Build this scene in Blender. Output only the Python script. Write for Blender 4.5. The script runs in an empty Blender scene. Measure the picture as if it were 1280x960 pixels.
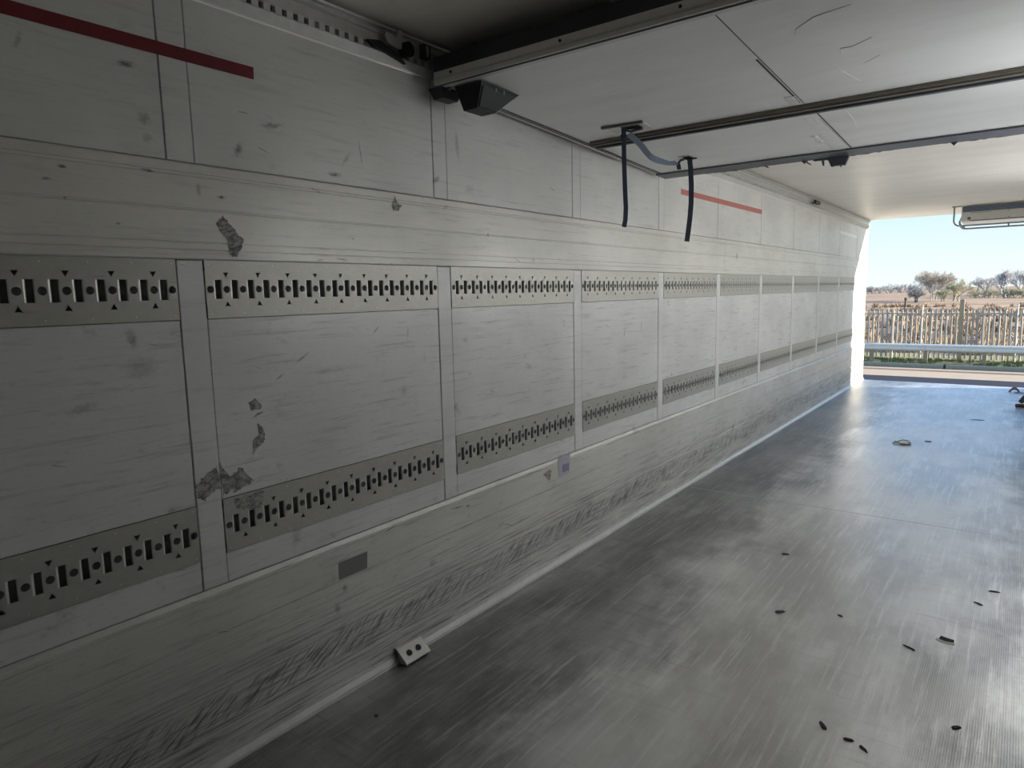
import bpy, bmesh, math, random
from mathutils import Vector, Matrix, noise
random.seed(7)
scene = bpy.context.scene
col = scene.collection

# ------------------------------------------------------------------ camera
FPX, YAW, PITCH, ROLL = 846.93, -0.64436, -0.132452, -0.022484
CAM = Vector((2.1, 0.0, 1.575))
cam_data = bpy.data.cameras.new('camera')
cam = bpy.data.objects.new('camera', cam_data); col.objects.link(cam)
fw = Vector((math.sin(YAW)*math.cos(PITCH), math.cos(YAW)*math.cos(PITCH), math.sin(PITCH)))
rt = Vector((math.cos(YAW), -math.sin(YAW), 0)); up = rt.cross(fw)
R_ = rt*math.cos(ROLL) + up*math.sin(ROLL); U_ = up*math.cos(ROLL) - rt*math.sin(ROLL)
m = Matrix((R_, U_, -fw)).transposed().to_4x4(); m.translation = CAM
cam.matrix_world = m
cam_data.sensor_width = 36.0; cam_data.lens = FPX/1280*36.0
cam_data.clip_start = 0.02; cam_data.clip_end = 3000
scene.camera = cam

# ------------------------------------------------------------------ sky, sun, exposure
world = bpy.data.worlds.new('sky'); scene.world = world; world.use_nodes = True
nt = world.node_tree; nt.nodes.clear()
wo = nt.nodes.new('ShaderNodeOutputWorld'); bg = nt.nodes.new('ShaderNodeBackground')
tc = nt.nodes.new('ShaderNodeTexCoord'); sx = nt.nodes.new('ShaderNodeSeparateXYZ'); cr = nt.nodes.new('ShaderNodeValToRGB')
nt.links.new(tc.outputs['Generated'], sx.inputs[0]); nt.links.new(sx.outputs['Z'], cr.inputs[0])
nt.links.new(cr.outputs[0], bg.inputs[0]); nt.links.new(bg.outputs[0], wo.inputs[0])
e = cr.color_ramp.elements
e[0].position = 0.0; e[0].color = (0.67, 0.73, 0.72, 1)
e[1].position = 1.0; e[1].color = (0.22, 0.42, 0.85, 1)
for p, c in ((0.035, (0.62, 0.71, 0.70, 1)), (0.095, (0.50, 0.68, 0.74, 1)), (0.20, (0.33, 0.56, 0.90, 1)), (0.45, (0.27, 0.50, 0.92, 1))):
    q = e.new(p); q.color = c
bg.inputs[1].default_value = 1.0
sd = bpy.data.lights.new('sun', 'SUN'); sun = bpy.data.objects.new('sun', sd); col.objects.link(sun)
sd.energy = 14.0; sd.angle = math.radians(0.55); sd.color = (1.0, 0.90, 0.74)
sun.rotation_euler = Vector((-2.46, -1.02, -0.92)).to_track_quat('-Z', 'Y').to_euler()
sun.location = (12, 18, 9)
vs = scene.view_settings
vs.view_transform = 'Standard'; vs.look = 'None'; vs.exposure = 0.5; vs.gamma = 1.0; vs.use_curve_mapping = False
try:
    scene.cycles.max_bounces = 14; scene.cycles.diffuse_bounces = 12; scene.cycles.glossy_bounces = 8
except Exception: pass

# ------------------------------------------------------------------ material helpers
class N:
    """tiny node-graph builder"""
    def __init__(s, name):
        s.m = bpy.data.materials.new(name); s.m.use_nodes = True
        s.t = s.m.node_tree; s.b = s.t.nodes['Principled BSDF']; s._pos = None
    def put(s, sock, v):
        if isinstance(v, bpy.types.NodeSocket): s.t.links.new(v, sock)
        elif isinstance(v, (tuple, list)) and len(v) == 3 and sock.type == 'RGBA': sock.default_value = (*v, 1)
        else: sock.default_value = v
    def pos(s):
        if s._pos is None: s._pos = s.t.nodes.new('ShaderNodeNewGeometry').outputs['Position']
        return s._pos
    def xyz(s):
        n = s.t.nodes.new('ShaderNodeSeparateXYZ'); s.t.links.new(s.pos(), n.inputs[0]); return n.outputs
    def math(s, op, a, b=0.0, c=None):
        n = s.t.nodes.new('ShaderNodeMath'); n.operation = op; s.put(n.inputs[0], a); s.put(n.inputs[1], b)
        if c is not None: s.put(n.inputs[2], c)
        return n.outputs[0]
    def scaled(s, v, rot=(0, 0, 0), loc=(0, 0, 0)):
        src = s.pos()
        if any(rot):
            r = s.t.nodes.new('ShaderNodeMapping'); r.inputs['Rotation'].default_value = rot
            s.t.links.new(src, r.inputs[0]); src = r.outputs[0]
        n = s.t.nodes.new('ShaderNodeMapping'); n.inputs['Scale'].default_value = v; n.inputs['Location'].default_value = loc
        s.t.links.new(src, n.inputs[0]); return n.outputs[0]
    def noise(s, vec, scale=1.0, detail=4, rough=.6, out=0):
        n = s.t.nodes.new('ShaderNodeTexNoise'); s.put(n.inputs['Vector'], vec)
        n.inputs['Scale'].default_value = scale; n.inputs['Detail'].default_value = detail; n.inputs['Roughness'].default_value = rough
        return n.outputs[out]
    def ramp(s, f, a, b, lo=0.0, hi=1.0):
        n = s.t.nodes.new('ShaderNodeMapRange'); n.interpolation_type = 'SMOOTHSTEP'
        for k, v in zip(range(5), (f, a, b, lo, hi)): s.put(n.inputs[k], v)
        return n.outputs[0]
    def mix(s, f, a, b):
        n = s.t.nodes.new('ShaderNodeMix'); n.data_type = 'RGBA'
        s.put(n.inputs[0], f); s.put(n.inputs[6], a); s.put(n.inputs[7], b); return n.outputs[2]
    def bump(s, h, strength=.3, dist=.002):
        n = s.t.nodes.new('ShaderNodeBump'); n.inputs['Strength'].default_value = strength; n.inputs['Distance'].default_value = dist
        s.t.links.new(h, n.inputs['Height']); s.t.links.new(n.outputs[0], s.b.inputs['Normal'])
    def ellipse(s, cy, cz, ry, rz, ang, ragged=.5):
        """soft worn mark on a wall: 1 inside, 0 outside, edge broken by noise (y,z metres)"""
        X = s.xyz(); dy = s.math('SUBTRACT', X[1], cy); dz = s.math('SUBTRACT', X[2], cz)
        c, n_ = math.cos(ang), math.sin(ang)
        u = s.math('ADD', s.math('MULTIPLY', dy, c/ry), s.math('MULTIPLY', dz, n_/ry))
        v = s.math('SUBTRACT', s.math('MULTIPLY', dz, c/rz), s.math('MULTIPLY', dy, n_/rz))
        d = s.math('SQRT', s.math('ADD', s.math('MULTIPLY', u, u), s.math('MULTIPLY', v, v)))
        nz = s.noise(s.scaled((1, 34, 70), rot=(-ang, 0, 0)), 1.6, 5, .75)
        body = s.ramp(d, 1.25, .15)
        return s.math('MULTIPLY', body, s.ramp(s.math('ADD', nz, s.math('MULTIPLY', body, .28)), .48, .86))
    def fin(s, color, rough=.5, metal=0.0, spec=.5):
        s.put(s.b.inputs['Base Color'], color); s.put(s.b.inputs['Roughness'], rough)
        s.put(s.b.inputs['Metallic'], metal); s.b.inputs['Specular IOR Level'].default_value = spec
        return s.m
def plain(name, c, rough=.5, metal=0.0, var=.12, scale=40, spec=.5):
    g = N(name); f = g.noise(g.pos(), scale, 4)
    return g.fin(g.mix(f, tuple(x*(1-var) for x in c), tuple(min(1, x*(1+var)) for x in c)), rough, metal, spec)

def wall_material(name, base, dark, scuff_lo, rough, metal, marks=(), hatch=False, extra=1.0):
    g = N(name)
    big = g.noise(g.scaled((1, .9, 1.3)), 1.6, 4, .55)                       # uneven grime
    streak = g.noise(g.scaled((1, 1.5, 26)), 2.2, 6, .7)                     # brushed along the trailer
    fine = g.noise(g.scaled((1, 14, 90)), 2.0, 3, .6)
    cblot = g.noise(g.scaled((1, 5, 7), loc=(3, 1, 7)), 1.3, 5, .65)
    c = g.mix(g.ramp(big, .3, .75), base, tuple(x*.86 for x in base))
    c = g.mix(g.math('MULTIPLY', g.ramp(streak, .50, .76), .58*extra), c, dark)
    c = g.mix(g.math('MULTIPLY', g.ramp(fine, .56, .78), .38*extra), c, dark)
    c = g.mix(g.math('MULTIPLY', g.ramp(cblot, scuff_lo, scuff_lo+.16), .55*extra), c, dark)
    # thin isolated scratches
    sc = g.noise(g.scaled((1, 2.0, 30), rot=(.35, 0, 0)), 3.0, 2, .4)
    c = g.mix(g.math('MULTIPLY', g.ramp(sc, .745, .775), .6), c, tuple(x*.6 for x in dark))
    for (cy, cz, ry, rz, a, k) in marks:
        c = g.mix(g.math('MULTIPLY', g.ellipse(cy, cz, ry, rz, a), k), c, (.045, .045, .045))
    if hatch:                                                               # slanted pallet scrapes, all leaning one way
        X = g.xyz()
        st = g.noise(g.scaled((1, 3.2, 34), rot=(-.60, 0, 0)), 2.4, 4, .7)
        zc = g.math('ADD', .205, g.math('MULTIPLY', g.math('SUBTRACT', g.noise(g.scaled((0, 1, 0)), 2.2, 2), .5), .10))
        band = g.ramp(g.math('ABSOLUTE', g.math('SUBTRACT', X[2], zc)), .075, .03)
        c = g.mix(g.math('MULTIPLY', g.math('MULTIPLY', g.ramp(st, .44, .66), band), .8), c, (.05, .05, .05))
        st2 = g.noise(g.scaled((1, 1.1, 60)), 2.4, 5, .7)
        low = g.ramp(X[2], .62, .05)
        c = g.mix(g.math('MULTIPLY', g.math('MULTIPLY', g.ramp(st2, .47, .64), low), .75), c, (.10, .10, .095))
    g.bump(g.math('ADD', g.math('MULTIPLY', streak, .5), g.noise(g.pos(), 5.5, 2)), .12, .004)
    r = g.ramp(big, .25, .8, rough-.07, rough+.10)
    return g.fin(c, r, metal)

SMUDGES = [(.985, 2.253, .036, .014, .1, .85), (1.024, 2.112, .028, .028, 0, .45), (1.323, 2.066, .018, .034, -.5, .75),
           (1.456, 2.165, .062, .013, .15, .6), (1.715, 2.034, .042, .013, .05, .8), (1.775, 2.10, .05, .012, .9, .35),
           (.722, 2.247, .010, .035, -.35, .4), (2.272, 2.079, .035, .018, .5, .6), (1.846, 2.13, .004, .07, .15, .6),
           (1.35, 2.188, .022, .004, 0, .7), (2.42, 2.25, .02, .09, .1, .35), (2.50, 2.06, .05, .03, .2, .25), (1.03, 2.055, .022, .02, 0, .35)]
MIDMARKS = [(.93, 1.47, .02, .04, .2, .55), (.95, 1.38, .07, .05, 0, .30), (.78, 1.28, .06, .02, .2, .35), (1.10, 1.54, .012, .012, 0, .8),
            (1.13, 1.50, .03, .012, .3, .4), (1.52, 1.36, .05, .008, .5, .55), (1.42, 1.30, .03, .006, .5, .5), (2.06, 1.42, .006, .035, -.1, .5),
            (1.88, 1.44, .03, .006, .7, .6), (1.14, .88, .04, .008, .15, .5), (1.12, .78, .05, .006, .2, .6), (4.3, 1.33, .006, .06, .15, .6), (4.05, 1.30, .006, .05, -.25, .7)]
BANDMARKS = [(.79, 1.942, .016, .008, 0, .8), (.75, 1.905, .018, .007, .1, .7), (1.02, 1.960, .03, .007, -.1, .75), (1.245, 1.905, .022, .008, .1, .9),
             (1.17, 1.92, .012, .03, 0, .4), (.79, 1.86, .006, .006, 0, .6), (1.62, 1.965, .03, .004, -.3, .7), (2.32, 1.965, .03, .012, .4, .3),
             (1.72, 1.72, .04, .005, -.1, .6), (1.62, 1.715, .02, .004, .2, .6), (1.78, 1.80, .008, .005, 0, .6), (6.22, 1.868, .05, .035, 1.2, .5),
             (.92, 1.80, .012, .006, .3, .6), (3.0, 1.75, .02, .02, .5, .3), (2.62, 1.86, .01, .015, 0, .6)]
M = {}
M['panel'] = wall_material('wall_panel_white', (.81, .815, .80), (.28, .28, .275), .60, .42, .15, MIDMARKS)
M['upper'] = wall_material('upper_panel_white', (.79, .785, .755), (.33, .325, .31), .64, .44, .12, SMUDGES, extra=.7)
M['band'] = wall_material('band_cream', (.80, .785, .73), (.32, .31, .29), .66, .42, .15, BANDMARKS, extra=.7)
M['kick'] = wall_material('kick_plate_aluminium', (.74, .73, .69), (.26, .26, .25), .60, .42, .32, ((1.90, .60, .05, .004, .3, .8), (1.64, .43, .02, .02, .3, .6), (2.32, .575, .07, .006, -.1, .8), (2.40, .562, .03, .010, 0, .7), (1.33, .31, .03, .004, .2, .7), (1.60, .36, .02, .03, .2, .5), (7.6, .36, .06, .02, .5, .6), (6.2, .30, .08, .03, .6, .5)), hatch=True)
M['post'] = wall_material('post_white', (.825, .825, .805), (.32, .32, .31), .63, .42, .15, (), extra=.6)
M['lip'] = plain('aluminium_lip', (.66, .66, .645), .36, .6, .2, 14)
M['joint'] = plain('floor_joint_filler', (.40, .40, .40), .4, .5, .35, 22)
M['core'] = plain('wall_core', (.10, .10, .095), .8, 0, .1, 10)
def steel():
    g = N('galvanised_steel')
    v = g.noise(g.scaled((1, 20, 26)), 2, 4, .6); s_ = g.noise(g.scaled((1, 3, 70)), 3, 4, .7)
    c = g.mix(v, (.42, .415, .38), (.57, .56, .51)); c = g.mix(g.math('MULTIPLY', g.ramp(s_, .55, .75), .35), c, (.22, .21, .19))
    return g.fin(c, g.ramp(v, .2, .8, .36, .52), .5)
M['steel'] = steel()
M['lip_steel'] = plain('rolled_edge_steel', (.62, .61, .57), .38, .6, .1, 60)
M['steel_dark'] = plain('channel_steel', (.10, .10, .095), .6, .4, .2, 60)
M['channel'] = plain('rail_channel_steel', (.19, .19, .18), .6, 0, .2, 60)
M['bright_edge'] = plain('bright_steel_edge', (.78, .76, .70), .28, .85, .1, 60)
M['red_glare'] = plain('glare_red_tape', (.55, .16, .14), .42, 0, .12, 30)  # same red tape, glare painted in as a paler colour
M['red'] = plain('red_tape', (.17, .010, .018), .42, 0, .12, 30)
M['white_stripe'] = plain('white_stripe', (.88, .88, .86), .35, 0, .05, 30)  # even pale tone for the stripe by the opening
M['residue'] = None
def residue():
    g = N('torn_tape_residue')
    f = g.noise(g.scaled((1, 18, 26)), 2.2, 6, .75); s_ = g.noise(g.scaled((1, 10, 120), rot=(-.4, 0, 0)), 2.0, 4, .7)
    c = g.mix(g.ramp(g.math('ADD', f, g.math('MULTIPLY', s_, .6)), .66, .92), (.13, .12, .115), (.46, .45, .42))
    return g.fin(c, .6)
M['residue'] = residue()
M['grey_patch'] = plain('grey_adhesive_patch', (.20, .20, .195), .5, 0, .15, 120)
def floor_mat():
    g = N('antislip_floor')
    X = g.xyz()
    blot = g.noise(g.scaled((1.7, .75, 1)), 1.15, 6, .62)
    blot2 = g.noise(g.scaled((5, 1.2, 1), loc=(4, 2, 0)), 1.3, 5, .65)
    tr = g.noise(g.scaled((24, .8, 1)), 2.0, 5, .7)                          # pallet-truck tracks along the trailer
    crs = g.noise(g.scaled((1.2, 16, 1)), 2.0, 5, .7)                        # cross grain
    c = g.mix(g.ramp(blot, .36, .66), (.075, .075, .08), (.48, .48, .48))
    c = g.mix(g.math('MULTIPLY', g.ramp(blot2, .50, .70), .55), c, (.66, .66, .655))
    c = g.mix(g.math('MULTIPLY', g.ramp(tr, .50, .68), .55), c, (.70, .70, .69))
    c = g.mix(g.math('MULTIPLY', g.ramp(crs, .52, .70), .50), c, (.13, .13, .135))
    spk = g.noise(g.pos(), 34, 3, .6)
    c = g.mix(g.math('MULTIPLY', g.ramp(spk, .68, .75), .8), c, (.04, .04, .04))
    # sky sheen painted into the colour: middle strip lighter, sides towards the walls darker
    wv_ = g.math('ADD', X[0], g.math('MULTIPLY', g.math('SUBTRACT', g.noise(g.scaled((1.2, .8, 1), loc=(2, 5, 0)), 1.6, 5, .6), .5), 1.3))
    sheen_lane = g.math('MULTIPLY', g.ramp(wv_, .45, 1.15), g.ramp(wv_, 2.5, 1.75))
    c = g.mix(g.math('MULTIPLY', sheen_lane, .42), c, (.80, .80, .79)); c = g.mix(g.math('MULTIPLY', g.ramp(sheen_lane, .5, 0), .45), c, (.05, .05, .052))
    # long scratches both ways
    s1 = g.noise(g.scaled((70, 1.1, 1), rot=(0, 0, .10)), 2.0, 3, .6); s2 = g.noise(g.scaled((60, 1.4, 1), rot=(0, 0, -.35)), 2.0, 3, .6)
    c = g.mix(g.math('MULTIPLY', g.ramp(s1, .66, .74), .5), c, (.75, .75, .74)); c = g.mix(g.math('MULTIPLY', g.ramp(s2, .70, .76), .5), c, (.72, .72, .71))
    # woven anti-slip grid pressed into the sheet, 11 mm
    k = 2*math.pi/.011
    w = g.math('MULTIPLY', g.math('SINE', g.math('MULTIPLY', g.math('ADD', X[0], X[1]), k*.7)), g.math('SINE', g.math('MULTIPLY', g.math('SUBTRACT', X[0], X[1]), k*.7)))
    c = g.mix(g.ramp(w, -.2, .9, 0, .38), c, (.80, .80, .79))
    g.bump(g.math('ADD', g.math('MULTIPLY', w, .6), g.math('MULTIPLY', crs, 1.2)), .22, .0012)
    return g.fin(c, g.ramp(blot, .3, .7, .30, .42), .78, .6)
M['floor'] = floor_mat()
def ceil_mat(name, base, rough):
    g = N(name)
    a = g.noise(g.scaled((.8, 3.5, 1)), 1.8, 5, .6); s_ = g.noise(g.scaled((2.0, 30, 1), rot=(0, 0, .12)), 2.2, 4, .65)
    d = g.noise(g.pos(), 9, 3, .5)
    c = g.mix(g.math('MULTIPLY', g.ramp(a, .4, .75), .25), base, tuple(x*.72 for x in base))
    c = g.mix(g.math('MULTIPLY', g.ramp(s_, .64, .78), .35), c, (.34, .33, .31))
    g.bump(g.math('ADD', g.noise(g.scaled((3, 6, 1)), 2.2, 3, .5), g.math('MULTIPLY', d, .25)), .35, .008)
    return g.fin(c, g.ramp(a, .3, .7, rough, rough+.1), 0.0)
M['ceiling'] = ceil_mat('ceiling_white', (.80, .765, .70), .36)
M['bulkhead'] = ceil_mat('bulkhead_panel_white', (.86, .86, .845), .40)
M['alu'] = plain('rail_aluminium', (.55, .545, .52), .40, .55, .18, 30)
M['alu_light'] = plain('profile_aluminium', (.66, .65, .62), .38, .3, .12, 30)
M['rubber'] = plain('black_rubber', (.035, .037, .042), .55, 0, .25, 25)
M['seal'] = plain('grey_rubber_seal', (.085, .09, .105), .45, 0, .3, 16)
M['wood_strip'] = plain('worn_edge_strip', (.15, .135, .11), .5, 0, .35, 12)
M['black'] = plain('black_plastic', (.018, .020, .021), .5, 0, .2, 40, .25)
M['clear_grey'] = plain('smoked_cover', (.035, .042, .044), .45, 0, .1, 40, .2)
M['chrome'] = plain('zinc_bracket', (.70, .70, .68), .3, .8, .1, 50)
M['strap'] = plain('navy_webbing', (.030, .040, .062), .75, 0, .3, 220)
M['strap_light'] = plain('faded_webbing', (.16, .20, .27), .7, 0, .25, 160)
M['dark_hole'] = plain('dark_recess', (.02, .02, .02), .8, 0, .1, 40)
M['tape_silver'] = plain('crinkled_silver_tape', (.82, .81, .78), .35, .2, .18, 55)
M['sticker'] = plain('grey_blue_sticker', (.48, .49, .55), .5, 0, .12, 60)
M['sticker_print'] = plain('sticker_print', (.20, .22, .34), .5, 0, .2, 90)
M['unit_white'] = plain('unit_white', (.80, .79, .74), .45, 0, .06, 12)
M['unit_dark'] = plain('unit_grille', (.13, .17, .24), .5, 0, .15, 20)
M['guard'] = plain('guard_tube', (.34, .37, .43), .35, .4, .1, 20)

# ------------------------------------------------------------------ mesh helpers
WLOC = {}
class MB:
    def __init__(s): s.v = []; s.f = []
    def add(s, vs, fs):
        o = len(s.v); s.v += [tuple(p) for p in vs]; s.f += [tuple(i+o for i in f) for f in fs]; return s
    def box(s, x0, x1, y0, y1, z0, z1):
        return s.add([(x0,y0,z0),(x1,y0,z0),(x1,y1,z0),(x0,y1,z0),(x0,y0,z1),(x1,y0,z1),(x1,y1,z1),(x0,y1,z1)],
                     [(0,3,2,1),(4,5,6,7),(0,1,5,4),(1,2,6,5),(2,3,7,6),(3,0,4,7)])
    def obox(s, c, ax, h):
        """box at c with axes ax (3 vectors) and half sizes h"""
        c = Vector(c); a, b, d = [Vector(v).normalized()*k for v, k in zip(ax, h)]
        P = [c-a-b-d, c+a-b-d, c+a+b-d, c-a+b-d, c-a-b+d, c+a-b+d, c+a+b+d, c-a+b+d]
        return s.add(P, [(0,3,2,1),(4,5,6,7),(0,1,5,4),(1,2,6,5),(2,3,7,6),(3,0,4,7)])
    def sheet(s, x0, x1, y0, y1, z0, z1, c=.0018):
        """wall sheet facing +x with chamfered front edges"""
        xm = x1-c
        return s.add([(x0,y0,z0),(x0,y1,z0),(x0,y1,z1),(x0,y0,z1),(xm,y0,z0),(xm,y1,z0),(xm,y1,z1),(xm,y0,z1),
                      (x1,y0+c,z0+c),(x1,y1-c,z0+c),(x1,y1-c,z1-c),(x1,y0+c,z1-c)],
                     [(0,3,2,1),(0,1,5,4),(1,2,6,5),(2,3,7,6),(3,0,4,7),(4,5,9,8),(5,6,10,9),(6,7,11,10),(7,4,8,11),(8,9,10,11)])
    def extrude(s, prof, a0, a1, axis='y'):
        """closed profile [(x,z)] run along y, or [(y,z)] run along x, or [(x,y)] run along z"""
        n = len(prof)
        def P(p, a): return {'y': (p[0], a, p[1]), 'x': (a, p[0], p[1]), 'z': (p[0], p[1], a)}[axis]
        vs = [P(p, a0) for p in prof] + [P(p, a1) for p in prof]
        fs = [(i, (i+1) % n, n+(i+1) % n, n+i) for i in range(n)] + [tuple(range(n))[::-1], tuple(range(n, 2*n))]
        return s.add(vs, fs)
    def tube(s, pts, r, n=8, closed_ends=True):
        pts = [Vector(p) for p in pts]; rs = r if isinstance(r, (list, tuple)) else [r]*len(pts)
        o = len(s.v); ref = Vector((.13, .31, .94))
        for i, p in enumerate(pts):
            d = (pts[min(i+1, len(pts)-1)] - pts[max(i-1, 0)]).normalized()
            a = d.cross(ref)
            if a.length < .05: a = d.cross(Vector((1, 0, 0)))
            a.normalize(); b = d.cross(a)
            for k in range(n):
                t = 2*math.pi*k/n; s.v.append(tuple(p + (a*math.cos(t) + b*math.sin(t))*rs[i]))
        for i in range(len(pts)-1):
            for k in range(n):
                s.f.append((o+i*n+k, o+i*n+(k+1) % n, o+(i+1)*n+(k+1) % n, o+(i+1)*n+k))
        if closed_ends:
            s.f.append(tuple(o+k for k in range(n))[::-1]); s.f.append(tuple(o+(len(pts)-1)*n+k for k in range(n)))
        return s
    def ribbon(s, pts, wdir, w, t=.0016):
        """flat webbing along pts; wdir one vector or one per point"""
        pts = [Vector(p) for p in pts]; o = len(s.v)
        for i, p in enumerate(pts):
            d = (pts[min(i+1, len(pts)-1)] - pts[max(i-1, 0)]).normalized()
            wd = Vector(wdir[i] if isinstance(wdir, list) else wdir); wd = (wd - d*wd.dot(d)).normalized(); nn = d.cross(wd)
            for a, b in ((-1,-1),(1,-1),(1,1),(-1,1)): s.v.append(tuple(p + wd*(a*w/2) + nn*(b*t/2)))
        for i in range(len(pts)-1):
            for k in range(4): s.f.append((o+i*4+k, o+i*4+(k+1) % 4, o+i*4+4+(k+1) % 4, o+i*4+4+k))
        e_ = o+(len(pts)-1)*4
        s.f += [(o+3, o+2, o+1, o), (e_, e_+1, e_+2, e_+3)]; return s
    def mesh(s, name, mat, smooth=False, off=(0, 0, 0)):
        me = bpy.data.meshes.new(name)
        me.from_pydata([(x-off[0], y-off[1], z-off[2]) for x, y, z in s.v], [], s.f); me.update()
        bm = bmesh.new(); bm.from_mesh(me); bmesh.ops.recalc_face_normals(bm, faces=bm.faces); bm.to_mesh(me); bm.free()
        if smooth:
            for p in me.polygons: p.use_smooth = True
        me.materials.append(mat); return me
    def build(s, name, mat, parent=None, smooth=False):
        if parent is None:
            xs, ys, zs = zip(*s.v); off = ((min(xs)+max(xs))/2, (min(ys)+max(ys))/2, min(zs))
        else: off = WLOC[parent]
        o = bpy.data.objects.new(name, s.mesh(name, mat, smooth, off)); col.objects.link(o)
        if parent is None: o.location = off
        else: o.parent = parent
        WLOC[o] = off; return o
def tag(o, label=None, cat=None, group=None, kind=None):
    if label: o['label'] = label
    if cat: o['category'] = cat
    if group: o['group'] = group
    if kind: o['kind'] = kind
    return o
def empty(name, loc, label=None, cat=None, group=None, kind=None):
    o = bpy.data.objects.new(name, None); col.objects.link(o); o.location = loc; o.empty_display_size = .1
    WLOC[o] = tuple(loc); return tag(o, label, cat, group, kind)

# ------------------------------------------------------------------ trailer shell
W, YF, YR, H = 2.46, -.75, 12.69, 2.64
POST_Y = [1.08, 2.255, 3.41, 4.57, 5.74, 6.93, 8.12, 9.33, 10.54, 11.75]
PW = .088
POST_Y = [POST_Y[0]-1.175] + POST_Y
JOINT = 5.905
wl = MB().box(-.10, -.045, YF, YR, -.02, H+.05).build('wall_left', M['core'])
tag(wl, 'white panelled trailer side wall with two rows of lashing rails', kind='structure')
def piece(name, x0, x1, y0, y1, z0, z1, mat): return MB().sheet(x0, x1, y0+.0016, y1-.0016, z0+.0016, z1-.0016).build(name, mat, wl)
bays = []
prev = YF
for p in POST_Y: bays.append((prev, p)); prev = p+PW
bays.append((prev, YR))
zB, zT2b, zT2t, zT1b, zC, zD = .626, .729, .914, 1.517, 1.703, 2.0
for (a, b) in bays:
    piece('upper_panel', -.045, 0, a, b, zD, H, M['upper'])
    piece('middle_panel', -.045, 0, a, b, zT2t, zT1b, M['panel'])
    piece('lower_panel', -.045, 0, a, b, zB, zT2b, M['panel'])
for p in POST_Y:
    piece('post', -.045, .0022, p, p+PW, zB, zC, M['post'])
    piece('post', -.045, .0015, p, p+PW, zD, H, M['upper'])
def groove(x, z, w=.003, d=.003): return [(x, z-w), (x-d, z-w*.4), (x-d, z+w*.4), (x, z+w)]
bf = .007
for (a, b) in ((YF, JOINT), (JOINT, YR)):
    prof = [(-.045, zC+.001), (bf-.004, zC+.001), (bf, zC+.005)]
    for z, w in ((1.7335, .0022), (1.757, .0022), (1.855, .002), (1.861, .0015), (1.958, .002), (1.968, .002)): prof += groove(bf, z, w)
    prof += [(bf, zD-.006), (bf-.005, zD-.001), (-.045, zD-.001)]
    MB().extrude(prof, a+.001, b-.001).build('band_plank', M['band'], wl)
    kf = .014
    prof = [(-.045, 0), (kf, 0)]
    for z, w, d in ((.142, .004, .006), (.154, .002, .003), (.272, .003, .005), (.303, .006, .008), (.320, .004, .006), (.468, .0025, .004), (.598, .002, .003)): prof += groove(kf, z, w, d)
    prof += [(kf, zB-.016), (kf-.010, zB-.001), (-.045, zB-.001)]
    MB().extrude(prof, a+.001, b-.001).build('kick_plate', M['kick'], wl)
bb = MB().extrude([(.0145, .0), (.0145, .044), (.018, .044), (.020, .030), (.030, .009), (.036, .007), (.036, 0)], YF, YR).build('baseboard_left', M['lip'])
tag(bb, 'pale aluminium cove strip along the floor edge of the left wall', kind='structure')

# floor sheets
fl = MB().box(-.10, W+.10, YF-.1, YR, -.14, -.03).build('floor', M['core']); tag(fl, 'dark anti-slip trailer floor scuffed grey by pallet trucks', kind='structure')
FJ = 5.085
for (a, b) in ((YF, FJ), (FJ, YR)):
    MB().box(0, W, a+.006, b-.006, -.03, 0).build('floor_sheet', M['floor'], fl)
MB().box(.05, W, FJ-.0058, FJ+.0058, -.03, .0003).build('joint_strip', M['joint'], fl)
# ceiling, right wall, front wall
ce = MB().box(-.10, W+.10, YF-.1, YR, H, H+.09).build('ceiling', M['ceiling']); tag(ce, 'white trailer roof lining', kind='structure')
wr = MB().box(W, W+.10, YF-.1, YR, -.02, H).build('wall_right', M['panel']); tag(wr, 'white right side wall of the trailer', kind='structure')
wf = MB().box(-.10, W, YF-.1, YF, -.02, H).build('wall_front', M['panel']); tag(wf, 'white front wall of the trailer', kind='structure')


# ------------------------------------------------------------------ invented fill light bars on the unseen right wall, added to brighten the interior
FILL_POWER = 21.0
fill_glow = bpy.data.materials.new('fill_diffuser'); fill_glow.use_nodes = True
_b = fill_glow.node_tree.nodes['Principled BSDF']; _b.inputs['Base Color'].default_value = (.9, .9, .88, 1)
_b.inputs['Emission Color'].default_value = (.97, .985, 1.0, 1); _b.inputs['Emission Strength'].default_value = FILL_POWER
for i, (ya, yb) in enumerate(((2.9, 3.7), (4.4, 6.4), (6.9, 8.9))):
    ZL = 1.80
    lp = empty('fill_light_bar', (W-.03, (ya+yb)/2, ZL), ('added fill light bar on the right wall under the stowed bulkhead', 'added fill light bar midway along the right wall', 'added fill light bar on the right wall nearest the open rear')[i], 'lamp', 'added fill light bars on the right wall')
    MB().box(W-.018, W-.0005, ya, yb, ZL, ZL+.07).build('housing', M['unit_white'], lp)
    tube_ = [(W-.0185-.034*math.sin(math.pi*k/8), ZL+.035-.030*math.cos(math.pi*k/8)) for k in range(9)]
    MB().extrude(tube_, ya+.02, yb-.02).build('fill_bar_diffuser', fill_glow, lp)
    MB().box(W-.058, W-.0005, ya-.012, ya-.0005, ZL-.002, ZL+.072).build('fill_bar_end_cap', M['black'], lp)
    MB().box(W-.058, W-.0005, yb+.0005, yb+.012, ZL-.002, ZL+.072).build('fill_bar_end_cap', M['black'], lp)

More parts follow.
